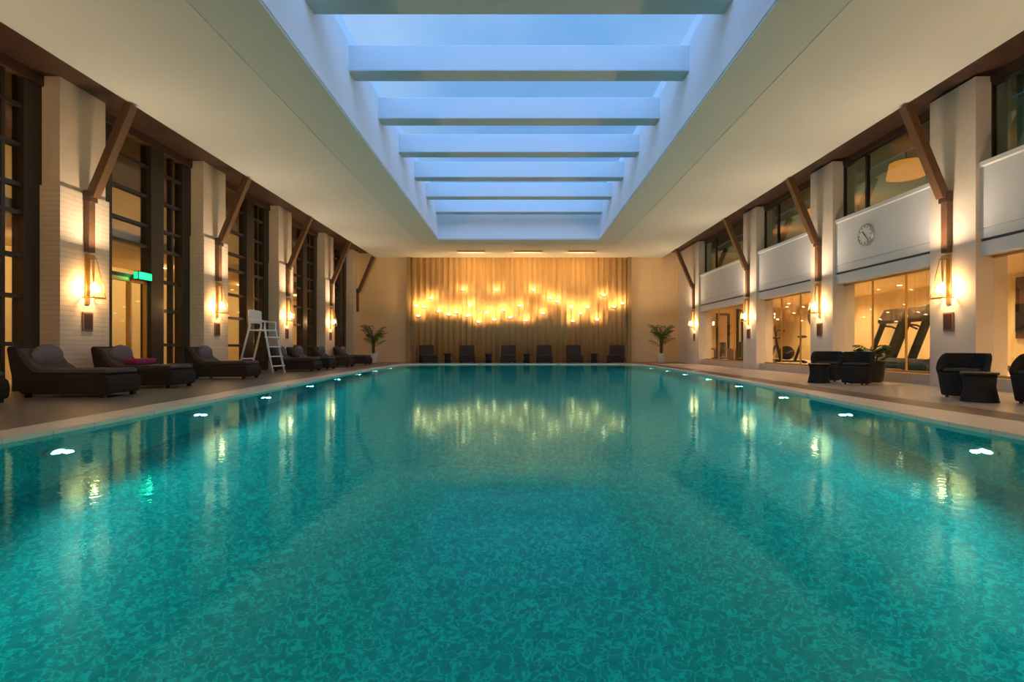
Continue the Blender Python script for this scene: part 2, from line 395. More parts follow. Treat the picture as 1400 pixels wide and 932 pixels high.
# header beams over facade
bm = B(); box(bm, -XG-.1, -XG+.14, YN, YB, 5.2, ZS); struct('trim_2', bm, M_darkwood)
bm = B(); box(bm, XR-.05, XR+.12, YN, YB, 5.28, ZS+.04); struct('trim_3', bm, M_darkwood)
# ceiling slot vents
for i, (x, lb) in enumerate(((-2.2, 'left'), (0.42, 'middle'), (2.9, 'right'))):
    t = thing('ceiling_vent', 'long dark slot vent in the ceiling above the far wall, %s of three' % lb, 'vent', (x, 23.5, ZC), group='slot vents by the far wall')
    b = B()
    for s in (-1, 1):
        box(b, -.66, .66, s*.17-.02, s*.17+.02, -.02, .0); box(b, s*.64-.02, s*.64+.02, -.17, .17, -.02, 0)
    obj('frame', b, M_brass, t)
    b = B()
    for k in range(7): box(b, -.62, .62, -.15+.05*k-.014, -.15+.05*k+.014, -.012, -.002)
    obj('slats', b, M_vent, t)
    w_ = light('added_wall_wash', 'AREA', (x, 23.74, ZC-.03), K_ADDED_WASH, (1, .66, .33), size=.3, rot=(.95, 0, 0)); w_.data.shape = 'RECTANGLE'; w_.data.size = 1.2; w_.data.size_y = .12  # wall wash added beside the vent; the vent itself holds no lamp

# ------------------------------------------------------------------ walls
bm = B(); box(bm, -11.9, 12.9, YB, YB+.2, 0, ZC+.3); struct('wall_back', bm, M_wallstone)
bm = B(); box(bm, -11.9, 12.9, YN-.2, YN, 0, ZC+.3); struct('wall_front', bm, M_wallstone)
# curtain niche frame on the far wall
bm = B()
for x in (-5.42, 5.42): box(bm, x-.09, x+.09, YB-.22, YB, 0, ZC)
struct('trim_4', bm, M_goldframe)
# curtain
bm = B(); N = 640; r0, r1 = [], []
for i in range(N+1):
    x = -5.25 + 10.5*i/N; ph = x*2*PI/0.30 + .6*math.sin(x*1.7)
    y = YB-.12 + .045*math.sin(ph) + .012*math.sin(ph*2.3)
    r0.append((bm.verts.new((x, y, 0.02)), bm.verts.new((x, y, ZC-.01)))); r1.append((bm.verts.new((x, y+.02, 0.02)), bm.verts.new((x, y+.02, ZC-.01))))
for i in range(N):
    bm.faces.new((r0[i][0], r0[i+1][0], r0[i+1][1], r0[i][1])); bm.faces.new((r1[i+1][0], r1[i][0], r1[i][1], r1[i+1][1]))
    bm.faces.new((r0[i][1], r0[i+1][1], r1[i+1][1], r1[i][1])); bm.faces.new((r0[i+1][0], r0[i][0], r1[i][0], r1[i+1][0]))
o = obj('wall_curtain', bm, M_curtain, smooth=True)
tag(o, 'wide golden pleated curtain covering the middle of the far wall', 'curtain')

# ------------------------------------------------------------------ columns, braces, sconces, plaques
LCOL = [-3.2, 0.8, 4.8, 8.8, 12.8, 16.8, 20.8, 24.33]
RCOL = [-3.2, 0.8, 4.84, 8.84, 12.85, 16.98, 22.4]
def column(side, y, d, wout):
    bm = B(); a, b_ = side*XC, side*wout
    box(bm, *sorted((a, b_)), y-.04, y+d+.04, 0, 3.5 if side < 0 else ZS)
    o = struct('wall_column', bm, M_stone if side < 0 else M_stoneright)
    if side < 0: bm = B(); box(bm, *sorted((a+side*.04, b_)), y, y+d, 3.5, ZS); struct('wall_column_upper', bm, M_stoneup, parent=o)
for y in LCOL: column(-1, y, min(.97, YB-y), XG+.06)
for y in RCOL: column(1, y, (.9 if y < 22 else YB-y), XR+.25)

def make_brace():
    r = thing('timber_brace', 'x', 'timber brace', group='angled timber braces on the columns')
    b = B(); box(b, .003, .10, -.07, .07, 2.45, 3.52); obj('post', b, M_brace, r, bevel=.008)
    b = B(); bar(b, (.11, 0, 3.46), (.80, 0, ZC-.03), .15, .16); obj('strut', b, M_brace, r, bevel=.01)
    b = B(); box(b, 0.003, .135, -.085, .085, 3.36, 3.56); obj('joint_plate', b, M_darkwood, r, bevel=.008)
    return r
def make_sconce():
    r = thing('wall_sconce', 'x', 'wall lamp', group='lantern sconces on the columns')
    b = B(); box(b, 0, .025, -.05, .05, 1.50, 2.42); obj('backplate', b, M_brass, r, bevel=.004)
    b = B(); box(b, 0.025, .13, -.035, .035, 2.34, 2.40); obj('top_bracket', b, M_brass, r, bevel=.004)
    # tapering glass shade, four panels
    b = B(); q = []
    for (z, hw, xo, xi) in ((2.34, .05, .03, .13), (1.62, .13, .03, .24)):
        q.append([b.verts.new(p) for p in ((xo, -hw, z), (xi, -hw, z), (xi, hw, z), (xo, hw, z))])
    for i in range(4): b.faces.new((q[0][i], q[0][(i+1) % 4], q[1][(i+1) % 4], q[1][i]))
    sh = obj('glass_shade', b, M_shade, r)
    b = B()
    for z, hw, xi in ((2.34, .053, .133), (1.62, .133, .243)):
        for s in (-1, 1): box(b, .03, xi, s*hw-.006, s*hw+.006, z-.012, z+.012)
        box(b, xi-.006, xi+.006, -hw, hw, z-.012, z+.012)
    for s in (-1, 1): tube(b, [(.133, s*.053, 2.34), (.243, s*.133, 1.62)], .006, 6)
    obj('shade_rim', b, M_brass, r)
    b = B(); ball(b, (.13, 0, 1.80), .055, sz=1.9); obj('bulb', b, M_bulb, r, smooth=True)
    b = B(); tube(b, [(.13, 0, 1.9), (.13, 0, 2.34)], .012, 8); obj('lamp_stem', b, M_brass, r)
    return r
def make_plaque():
    r = thing('wall_plaque', 'x', 'plaque', group='plaques under the sconces')
    b = B(); box(b, 0, .03, -.11, .11, 1.02, 1.36); obj('board', b, M_plaque, r, bevel=.006)
    b = B(); box(b, .03, .036, -.085, .085, 1.05, 1.33); obj('panel', b, M_darkwood, r)
    return r
br = sc = pq = None
wherL = {8.8: 'nearest left', 12.8: 'second left', 16.8: 'third left', 20.8: 'fourth left', 24.33: 'far left end'}
wherR = {8.84: 'nearest right', 12.85: 'second right', 16.98: 'third right', 22.4: 'furthest right'}
for side, ys in ((-1, LCOL), (1, RCOL)):
    for y in ys:
        if y < 4: continue
        wh = (wherL if side < 0 else wherR).get(y, '%s out-of-frame' % ('left' if side < 0 else 'right'))
        yy = y + (.5 if y < 24.2 else .45); rz = 0 if side < 0 else PI
        for kind in ('brace', 'sconce', 'plaque'):
            if kind != 'brace' and y > 24: continue
            loc = (side*XC, yy, 0)
            if kind == 'brace':
                lab = 'brown angled timber brace on the %s column' % wh
                if br is None: br = make_brace(); t = br; t['label'] = lab
                else: t = dup(br, loc, lab)
            elif kind == 'sconce':
                lab = 'glowing tapered glass sconce on the %s column' % wh
                if sc is None: sc = make_sconce(); t = sc; t['label'] = lab
                else: t = dup(sc, loc, lab)
                light('sconce_light', 'AREA', (side*(XC-.24), yy, 1.80), K_SCONCE*.26, WARM, size=.14, rot=(0, -side*PI/2, 0))
                light('added_uplight', 'AREA', (side*(XC-.50), yy, 2.42), K_SCONCE*.52, (1, .76, .52), size=.12, rot=(0, PI - side*.25, 0))  # fill added for the ceiling, floating clear of the sconce
            else:
                lab = 'small reddish brown plaque below the sconce on the %s column' % wh
                if pq is None: pq = make_plaque(); t = pq; t['label'] = lab
                else: t = dup(pq, loc, lab)
            t.location = loc; t.rotation_euler = (0, 0, rz)

# ------------------------------------------------------------------ left facade
wn = 1
TR = [0.78, 1.57, 2.24, 2.95, 3.41, 4.06, 4.72]
for i, y in enumerate(LCOL[:-1]):
    a, b_ = y + .97, LCOL[i+1]; L = b_-a
    bm = B()
    def post(y0, y1, dd=.10): box(bm, -XG-dd, -XG+dd, y0, y1, 0, ZS)
    post(a, a+.55, .10)                     # dark jamb beside the column
    post(a+1.62, a+2.02, .12)               # wide dark pier
    post(a+2.38, a+2.44, .06)
    post(b_-.32, b_, .10)
    for k, z in enumerate(TR):
        if i == 3 and z < 2.2: zs = (a+2.0, b_)
        else: zs = (a, b_)
        box(bm, -XG-.05, -XG+.07, zs[0], zs[1], z-.035, z+.035)
    fr = struct('window_%d' % wn, bm, M_frame)
    bm = B(); box(bm, -XG-.01, -XG+.01, a, b_, 0, ZS); struct('pane', bm, M_glass, parent=fr)
    wn += 1
# door in the second visible bay
y = 8.8 + .97
t = B()
for yy in (y+.55, y+1.09, y+1.58): box(t, -XG-.04, -XG+.05, yy, yy+.05, 0, 2.2)
box(t, -XG-.04, -XG+.05, y+.55, y+1.62, 0, .08); box(t, -XG-.04, -XG+.05, y+.55, y+1.62, 2.12, 2.2)
dr = struct('door_1', t, M_brass)
t = B(); tube(t, [(-XG+.10, y+1.03, .85), (-XG+.10, y+1.03, 1.35)], .015); obj('door_handle', t, M_steel, dr)
# lobby behind the facade
bm = B(); box(bm, -11.9, -11.7, YN, YB, -0.2, ZS+.2); struct('wall_left', bm, M_wallbeige)
bm = B(); box(bm, -11.7, -9.2, YN, YB, -.25, -.004); struct('floor_3', bm, M_marble)
bm = B(); box(bm, -11.7, -XG-.15, YN, YB, 3.05, 3.2); struct('ceiling_4', bm, M_wallbeige)
cl = None
for i, y in enumerate([6.6, 11.0, 15.0, 19.0, 22.8]):
    if cl is None:
        cl = thing('lobby_downlight', 'x', 'downlight', group='downlights in the lobby behind the left glass')
        b = B(); lathe(b, [(.07, 0), (.11, -.012), (.12, 0)], 20, closed=False); obj('trim_ring', b, M_brass, cl)
        b = B(); lathe(b, [(0, -.004), (.07, -.004), (.07, 0)], 20, closed=False); obj('lens', b, M_down, cl)
        t = cl
    else: t = dup(cl, (0, 0, 0), '')
    t.location = (-10.4, y, 3.05)
    t['label'] = 'round warm downlight in the lobby behind the left glass, %s from the viewer' % ORD[i]
    light('lobby_light', 'AREA', (-9.6, y, 2.85), K_LOBBY*.8, (1, .68, .34), size=.3, rot=(0, PI/2-.45, 0))
    light('lobby_light', 'AREA', (-9.6, y+.3, 4.5), K_LOBBY*.3, (1, .62, .28), size=.3, rot=(0, PI/2, 0))
# exit sign
t = thing('exit_sign', 'glowing green exit sign over the glass door behind the nearest left sconce', 'exit sign', (-XG+.10, 11.16, 2.27))
b = B(); box(b, -.04, .06, -.21, .21, -.09, .09); obj('housing', b, M_frame, t, bevel=.006)
b = B(); box(b, .06, .066, -.19, .19, -.075, .075); box(b, -.03, .05, -.222, -.21, -.075, .075); obj('green_face', b, M_green, t)
light('exit_sign_light', 'POINT', (-XG+.28, 11.1, 2.27), 0.8, (.05, 1, .35), size=.05)

# ------------------------------------------------------------------ right side: fascia, windows, gym
bm = B(); prism(bm, [(7.92, 2.30), (7.92, 2.53), (7.97, 2.53), (7.97, 2.58), (7.92, 2.58), (7.92, 2.74), (7.94, 2.745), (7.94, 2.755), (7.92, 2.76), (7.92, 3.80), (7.89, 3.82), (7.89, 3.89), (8.45, 3.89), (8.45, 2.30)], YN, 22.4)
struct('wall_right', bm, M_fascia)
bm = B(); box(bm, 7.955, 7.972, YN, 22.39, 2.531, 2.579); struct('trim_5', bm, M_groove)
for i, y in enumerate(RCOL):
    a = y + .9 if i < len(RCOL)-1 else None
    if a is None: break
    b_ = RCOL[i+1]
    # upper window
    bm = B()
    for z in (3.93, 5.25): box(bm, XR-.03, XR+.05, a, b_, z-.04, z+.04)
    for yy in (a+.03, a+(b_-a)*.72, b_-.03): box(bm, XR-.03, XR+.05, yy-.03, yy+.03, 3.9, 5.3)
    fr = struct('window_%d' % wn, bm, M_frame); wn += 1
    bm = B(); box(bm, XR, XR+.012, a, b_, 3.9, 5.3); struct('pane', bm, M_glassup, parent=fr)
    bm = B()
    for z in (.215, 2.27): box(bm, XR-.02, XR+.05, a, b_, z-.015, z+.03)
    for k in range(4):
        yy = a+.02+(b_-a-.04)*k/3; box(bm, XR-.015, XR+.03, yy-.007, yy+.007, .2, 2.3)
    fr = struct('window_%d' % wn, bm, M_brass); wn += 1
    bm = B(); box(bm, XR, XR+.012, a, b_, .2, 2.3); struct('pane', bm, M_glassgym, parent=fr)
# gym shell
bm = B(); box(bm, 12.7, 12.9, YN, YB, 0, 2.75); struct('wall_right_gym', bm, M_wallbeige)
bm = B(); box(bm, 8.45, 12.7, YN, YB, 2.62, 2.75); struct('ceiling_5', bm, M_wallbeige)
bm = B(); box(bm, 11.7, 11.9, YN, YB, 2.75, ZS+.04); struct('wall_right_upper', bm, M_teal)
bm = B(); box(bm, 8.45, 11.7, YN, YB, 3.7, 3.82); struct('floor_4', bm, M_deck)

# gym downlights
gl = None; gi = 0
for y in (6.0, 9.2, 12.4, 15.6, 18.8, 22.0):
    for x in (9.6, 11.6):
        if gl is None:
            gl = thing('gym_downlight', 'x', 'downlight', group='downlights in the gym ceiling')
            b = B(); lathe(b, [(.07, 0), (.11, -.012), (.12, 0)], 20, closed=False); obj('trim_ring', b, M_brass, gl)
            b = B(); lathe(b, [(0, -.004), (.07, -.004), (.07, 0)], 20, closed=False); obj('lens', b, M_down, gl)
            t = gl
        else: t = dup(gl, (0, 0, 0), '')
        t.location = (x, y, 2.62)
        t['label'] = 'round downlight in the gym ceiling, %s row, %s from the viewer' % ('window-side' if x < 10 else 'wall-side', ORD[gi//2]); gi += 1
        light('gym_light', 'SPOT', (x, y, 2.55), K_GYM*.5, (1, .70, .36), size=.07, spot=2.7)
# pendants added in the upper corridor for the warm patches in its glass
up = None
for i, (x, y, lb) in enumerate(((9.3, 12.3, 'behind the upper window right of the clock'), (9.6, 16.4, 'behind the upper window between the second and third right columns'), (9.6, 20.4, 'behind the furthest upper right window'))):
    if up is None:
        up = thing('added_pendant', 'x', 'pendant lamp', group='added orange pendants in the upper corridor')
        b = B(); lathe(b, [(0, .02), (.40, 0), (.34, .34), (.32, .34)], 28, closed=False); obj('drum_shade', b, M_orange, up, smooth=True)
        b = B(); tube(b, [(0, 0, .15), (0, 0, .60)], .012); obj('rod', b, M_frame, up)
        b = B(); ball(b, (0, 0, .14), .06); obj('bulb', b, M_bulb, up, smooth=True)
        t = up
    else: t = dup(up, (0, 0, 0), '')
    t.location = (x, y, 4.82); t['label'] = 'added orange drum pendant lamp ' + lb
    light('added_pendant_light', 'AREA', (x+.5, y, 4.75), K_UPPER*(1 if y < 14 else 1.8), (1, .55, .25), size=.35, rot=(0, -PI/2, 0))
# hanging curtains in upper windows
def hang(x, y0, y1, z0, z1, m, lab):
    b = B(); n = 60; pts = []
    for i in range(n+1):
        y = y0+(y1-y0)*i/n; xx = x+.03*math.sin(y*42)
        pts.append([b.verts.new((xx, y, z0)), b.verts.new((xx, y, z1)), b.verts.new((xx+.008, y, z1)), b.verts.new((xx+.008, y, z0))])
    for p, q in zip(pts, pts[1:]):
        for k in range(4): b.faces.new((p[k], p[(k+1) % 4], q[(k+1) % 4], q[k]))
    b.faces.new(pts[0]); b.faces.new(pts[-1])
    tag(obj('window_curtain', b, m, smooth=True), lab, 'curtain')
hang(8.35, 9.85, 10.5, 3.9, 5.0, M_lilac, 'pale lilac curtain inside the upper window beside the nearest right column')
hang(8.4, 8.25, 8.62, 3.9, 5.3, M_sheer, 'sheer teal-grey curtain in the upper window at the right photo edge')

# clock on the fascia
t = thing('wall_clock', 'round white wall clock on the pale fascia above the treadmills', 'clock', (7.92, 11.65, 3.28))
b = B(); lathe(b, [(0, 0), (.25, 0), (.25, -.02), (.24, -.06), (.22, -.06), (.215, -.045), (0, -.045)], 36, closed=False, axis='x'); obj('case', b, M_steel, t)
b = B(); lathe(b, [(0, -.05), (.214, -.05), (.214, -.046)], 36, closed=False, axis='x'); obj('dial', b, M_whitepaint, t)
b = B()
for k in range(12):
    a = k*PI/6; box(b, -.054, -.05, -.008, .008, .165, .205, Matrix.Rotation(a, 4, 'X'))
obj('hour_marks', b, M_dark, t)
b = B(); box(b, -.058, -.054, -.012, .012, -.02, .12, Matrix.Rotation(-.7, 4, 'X')); obj('hour_hand', b, M_dark, t)
b = B(); box(b, -.062, -.058, -.008, .008, -.03, .18, Matrix.Rotation(2.4, 4, 'X')); obj('minute_hand', b, M_dark, t)

# ------------------------------------------------------------------ wave of lamps on the curtain
WP = [(633.6, 395.6), (678, 395.6), (730, 395.6), (590, 407), (569, 417), (580.5, 419), (600, 424.6), (613.4, 429.4), (624, 426.5), (643, 416), (654, 439), (665.5, 426.5), (687.7, 422.7), (711, 417), (698, 433), (719, 437), (742, 427.5), (752, 407), (762, 411.5), (781, 419), (793.7, 427.5), (803, 419), (783, 438), (816, 436), (825.5, 403), (839, 419), (850.7, 414), (572, 431), (640, 431), (676, 436)]
def wave_lamp():
    r = thing('dish_lamp', 'x', 'wall lamp', group='glowing dish lamps in a wave across the curtain')
    # shallow curved leaf dish, open upward
    b = B(); rows = []
    for i in range(9):
        u = -1 + i/4.0; rr = []
        for j in range(7):
            a = -PI/2 + PI*j/6; wd = .085*math.sqrt(max(0, 1-u*u*.94))
            rr.append(b.verts.new((.165*u, wd*math.sin(a)*.9-.02, .05*u*u - .05*math.cos(a)*math.sqrt(max(0, 1-u*u*.9)))))
        rows.append(rr)
    for p, q in zip(rows, rows[1:]):
        for j in range(6): b.faces.new((p[j], p[j+1], q[j+1], q[j]))
    o = obj('dish', b, M_brass, r, smooth=True); s = o.modifiers.new('s', 'SOLIDIFY'); s.thickness = .006
    b = B(); ball(b, (0, -.02, .03), .045, sx=1.8); obj('bulb', b, M_wavebulb, r, smooth=True)
    b = B(); tube(b, [(0, -.02, -.045), (0, .375, -.03)], .01, 8); obj('arm', b, M_brass, r)
    return r
rows = {'upper': [], 'middle': [], 'lower': []}
for p in WP: rows['upper' if p[1] < 412 else ('middle' if p[1] < 427 else 'lower')].append(p)
wl = None
for rn, ps in rows.items():
    ps.sort()
    for i, (px, py) in enumerate(ps):
        y = YB-.46; x = (px-709.5)/700*y; z = .72-(py+1.5-475)/700*y
        lab = 'glowing dish lamp on the golden curtain, %s from left in the %s row' % (ORD[i], rn)
        if wl is None: wl = wave_lamp(); t = wl; t['label'] = lab
        else: t = dup(wl, (0, 0, 0), lab)
        t.location = (x, y, z); t.rotation_euler = (0, random.uniform(-.15, .15), 0)
        light('dish_light', 'AREA', (x, y, z+.07), K_WAVE, (1, .64, .27), size=.10, rot=(PI/2+.75, 0, 0))

# ------------------------------------------------------------------ far loungers (facing the pool)
def far_chair():
    r = thing('pool_armchair', 'x', 'lounge chair', group='dark wicker chairs along the far wall')
    b = B(); box(b, -.36, .36, -.55, .35, .06, .30); obj('seat_base', b, M_wicker, r, bevel=.03)
    b = B(); box(b, -.34, .34, -.53, .25, .30, .37); obj('cushion', b, M_wicker, r, bevel=.03)
    b = B(); prism(b, [(.16, .28), (.30, .28), (.46, .84), (.38, .84)], -.35, .35, 'x'); obj('backrest', b, M_wicker, r, bevel=.03)
    for sx in (-1, 1):
        for yy in (-.48, .28):
            b = B(); box(b, sx*.31-.025, sx*.31+.025, yy-.025, yy+.025, 0, .06); obj('leg', b, M_dark, r)
    return r
def side_stool():
    r = thing('side_table', 'x', 'side table', group='small drum side tables along the far wall')
    b = B(); lathe(b, [(.13, 0), (.16, .02), (.13, .22), (.17, .40), (.0, .40)], 20, closed=False); obj('pedestal', b, M_wicker, r, smooth=True)
    b = B(); lathe(b, [(0, .40), (.19, .40), (.19, .43), (0, .43)], 24, closed=False); obj('table_top', b, M_dark, r)
    return r
fc = None
for i, (px, rz, lb) in enumerate(((585, .35, 'far left of the row'), (639, .15, 'second from the left'), (695, 0, 'left of centre'), (744, 0, 'right of centre'), (785, 0, 'second from the right'), (842, -.3, 'far right of the row'))):
    y = 23.95; x = (px-709.5)/700*y; lab = 'dark wicker lounge chair against the golden far wall, ' + lb
    if fc is None: fc = far_chair(); t = fc; t['label'] = lab
    else: t = dup(fc, (0, 0, 0), lab)
    t.location = (x, y, 0); t.rotation_euler = (0, 0, rz)
fs = None
for i, (px, lb) in enumerate(((612, 'between the first and second chairs from the left'), (668, 'between the second and third chairs from the left'), (720, 'between the two middle chairs'), (812, 'between the two rightmost chairs'))):
    y = 24.3; x = (px-709.5)/700*y; lab = 'small far-wall drum table ' + lb
    if fs is None: fs = side_stool(); t = fs; t['label'] = lab
    else: t = dup(fs, (0, 0, 0), lab)
    t.location = (x, y, 0)

# ------------------------------------------------------------------ palms
def palm(loc, h, lab, seed, n=26, spread=.55, pm=None):
    random.seed(seed)
    r = thing('potted_palm', lab, 'potted plant', loc, group=None)
    b = B(); lathe(b, [(0, 0), (.15, 0), (.17, .05), (.21, .42), (.22, .45), (.19, .45), (.18, .41), (0, .41)], 24, closed=False); obj('pot', b, pm or M_pot, r, smooth=True)
    b = B(); lathe(b, [(0, .42), (.185, .42), (.185, .40)], 20, closed=False); obj('soil', b, M_soil, r)
    b = B()
    for k in range(6):
        a = k*1.05; tube(b, [(.05*math.cos(a), .05*math.sin(a), .40), (.07*math.cos(a), .07*math.sin(a), .40+(h-.4)*.35), (.12*math.cos(a), .12*math.sin(a), .4+(h-.4)*.6)], .018, 6, .008)
    obj('stem', b, M_stem, r)
    b = B()
    for k in range(n):
        a = k*2.4 + random.uniform(-.2, .2); rise = random.uniform(.35, 1.0); L = spread*random.uniform(.7, 1.15)
        base = Vector((0, 0, .4+(h-.4)*random.uniform(.15, .5))); d = Vector((math.cos(a), math.sin(a), 0)); pts = []
        hh = (h-base.z)*rise
        for s in range(9):
            u = s/8; pts.append(base + d*L*(u**1.2) + Vector((0, 0, hh*(1.55*u - .75*u*u))))
        side = Vector((-d.y, d.x, 0))
        tube(b, pts, .008, 5, .003)
        for s in range(2, 9):
            for sg in (-1, 1):
                p = pts[s]; ln = .26*(1-abs(s-4.5)/7); tip = p + side*sg*ln*.8 + d*ln*.45 + Vector((0, 0, -ln*.35)); w_ = .022
                mid = (p+tip)/2 + Vector((0, 0, .02))
                v = [b.verts.new(p), b.verts.new(mid + d*w_), b.verts.new(tip), b.verts.new(mid - d*w_)]
                v2 = [b.verts.new(q.co + Vector((0, 0, -.002))) for q in v]
                b.faces.new(v); b.faces.new(v2[::-1])
                for m_ in range(4): b.faces.new((v[m_], v2[m_], v2[(m_+1) % 4], v[(m_+1) % 4]))
    obj('foliage', b, M_leaf, r)
    return r
palm((-6.85, 24.1, 0), 1.95, 'green palm in a pale pot at the far left corner', 3)
palm((6.70, 24.1, 0), 2.0, 'green palm in a pale pot at the far right corner', 5, 30)
palm((7.45, 10.75, 0), .85, 'low leafy plant in a dark pot behind the wicker chairs below the clock', 9, 18, .28, M_dark)

# ------------------------------------------------------------------ left sun loungers
def rounded(pts, r=.05): return pts
def make_lounger():
    r = thing('sun_lounger', 'x', 'sun lounger', group='wicker sun loungers along the left deck')
    # +x is the foot (toward the pool), head at -x ; origin at centre of length 1.76
    prof = [(.72, .10), (.70, .05), (-.52, .05), (-.58, .10), (-.52, .34), (.64, .34), (.71, .29), (.73, .20)]
    b = B(); prism(b, prof, -.33, .33); obj('wicker_base', b, M_wicker, r, bevel=.03, seg=3)
    prof = [(-.36, .34), (-.50, .46), (-.62, .66), (-.66, .74), (-.72, .74), (-.73, .68), (-.69, .44), (-.62, .14), (-.52, .10)]
    b = B(); prism(b, prof, -.34, .34); obj('backrest', b, M_wicker, r, bevel=.03, seg=3)
    prof = [(.68, .345), (.68, .39), (.64, .41), (-.26, .41), (-.40, .50), (-.56, .70), (-.63, .71), (-.64, .68), (-.52, .48), (-.36, .345)]
    b = B(); prism(b, prof, -.30, .30); obj('cushion', b, M_cushion, r, bevel=.02, seg=3)
    b = B(); ball(b, (-.44, 0, .60), .15, sx=.75, sy=1.6, sz=1.15, seg=20); obj('pillow', b, M_pillow, r, smooth=True)
    for sx in (-.46, .62):
        for sy in (-.28, .28):
            b = B(); box(b, sx-.03, sx+.03, sy-.03, sy+.03, 0, .06); obj('foot', b, M_dark, r)
    return r
lg = None
LG = [(-7.40, 6.40, 'cut by the left photo edge, nearest the viewer'), (-6.60, 7.65, 'in front of the nearest left column'),
      (-6.82, 9.35, 'with a magenta towel, behind the nearest one fully seen'), (-6.92, 12.0, 'in front of the second left column'),
      (-6.95, 15.9, 'in front of the third left column, past the lifeguard chair'), (-6.95, 17.2, 'just past the third left column'),
      (-7.0, 19.3, 'before the fourth left column'), (-7.0, 21.6, 'furthest away, by the far left palm')]
for i, (x, y, lb) in enumerate(LG):
    lab = 'brown wicker left-deck sun lounger ' + lb
    if lg is None: lg = make_lounger(); t = lg; t['label'] = lab
    else: t = dup(lg, (0, 0, 0), lab)
    t.location = (x, y, 0); t.rotation_euler = (0, 0, 0)
# towels
b = B(); box(b, -.13, .13, -.26, .26, 0, .11); o = obj('folded_towel', b, M_pink, bevel=.04, seg=4); o.location = (-6.92, 9.35, .414)
tag(o, 'folded magenta towel lying on the second wicker lounger', 'towel')
# side tables between loungers
def low_table():
    r = thing('low_table', 'x', 'side table', group='low dark tables between the left loungers')
    b = B(); lathe(b, [(0, .36), (.22, .36), (.23, .375), (.22, .39), (0, .39)], 28, closed=False); obj('table_top', b, M_dark, r)
    b = B(); lathe(b, [(0, 0), (.15, 0), (.16, .02), (.04, .05), (.03, .34), (.10, .36), (0, .36)], 20, closed=False); obj('pedestal', b, M_dark, r, smooth=True)
    return r
lt = None
for x, y, lb in ((-6.95, 8.35, 'between the two nearest fully seen left loungers'), (-7.2, 10.9, 'before the lounger at the second left column'), (-7.2, 18.3, 'between two distant left loungers')):
    lab = 'low round dark side table ' + lb
    if lt is None: lt = low_table(); t = lt; t['label'] = lab
    else: t = dup(lt, (0, 0, 0), lab)
    t.location = (x, y, 0)

# ------------------------------------------------------------------ lifeguard chair
t = thing('lifeguard_chair', 'tall white lifeguard chair with ladder steps on the left deck', 'lifeguard chair', (-7.0, 14.0, 0))
for sy in (-.30, .30):
    b = B()
    tube(b, [(-.52, sy*1.15, 0), (-.20, sy, 1.30), (-.22, sy, 1.72)], .028, 10)
    obj('rear_leg', b, M_whitepaint, t, smooth=True)
    b = B(); tube(b, [(.44, sy*1.15, 0), (.20, sy, 1.22), (.20, sy, 1.42), (-.18, sy, 1.46)], .028, 10)
    obj('front_leg', b, M_whitepaint, t, smooth=True)
b = B(); box(b, -.22, .24, -.29, .29, 1.17, 1.21); obj('seat', b, M_whitepaint, t, bevel=.01)
b = B(); box(b, -.235, -.205, -.29, .29, 1.38, 1.74); obj('backrest', b, M_whitepaint, t, bevel=.01)
for k in range(4):
    z = .22 + .26*k; x = .44 - .24*z/1.22
    b = B(); box(b, x-.05, x+.07, -.31, .31, z-.015, z+.015); obj('step', b, M_whitepaint, t, bevel=.004)
b = B(); tube(b, [(-.42, -.33, .42), (-.42, .33, .42)], .02, 8); obj('cross_bar', b, M_whitepaint, t)

# ------------------------------------------------------------------ right tub chairs
def tub_chair():
    r = thing('tub_chair', 'x', 'armchair', group='charcoal wicker tub chairs on the right deck')
    b = B(); lathe(b, [(0, .03), (.24, .03), (.25, .05), (.29, .34), (.28, .36), (0, .36)], 28, closed=False); o = obj('wicker_base', b, M_wickerbk, r, smooth=True)
    b = B(); lathe(b, [(0, .36), (.22, .36), (.235, .39), (.21, .42), (0, .43)], 28, closed=False); obj('seat_cushion', b, M_black, r, smooth=True)
    # back wraps 220 degrees behind (+y)
    b = B(); rows_ = []; n = 26
    for i in range(n+1):
        a = math.radians(-20 + 220*i/n); hgt = .40 + .24*min(1, max(0, math.sin((a+.35)/(PI+.7)*PI)*1.6))
        c, s = math.cos(a), math.sin(a)
        rows_.append([b.verts.new((rr*c, rr*s, z)) for rr, z in ((.28, .30), (.31, hgt), (.25, hgt), (.225, .30))])
    for p, q in zip(rows_, rows_[1:]):
        for k in range(4): b.faces.new((p[k], p[(k+1) % 4], q[(k+1) % 4], q[k]))
    b.faces.new(rows_[0]); b.faces.new(rows_[-1]); obj('backrest', b, M_wickerbk, r, bevel=.01)
    for a in (.8, 2.3, 3.9, 5.5):
        b = B(); lathe(b, [(0, 0), (.02, 0), (.02, .03), (0, .03)], 10, (.2*math.cos(a), .2*math.sin(a), 0), closed=False); obj('foot', b, M_dark, r)
    return r
def drum_table():
    r = thing('drum_table', 'x', 'side table', group='charcoal wicker drum tables on the right deck')
    b = B(); lathe(b, [(0, 0), (.21, 0), (.20, .02), (.165, .20), (.18, .36), (0, .36)], 28, closed=False); obj('wicker_drum', b, M_wickerbk, r, smooth=True)
    b = B(); lathe(b, [(0, .36), (.20, .36), (.205, .375), (.20, .39), (0, .39)], 28, closed=False); obj('table_top', b, M_dark, r)
    return r
tcq = None
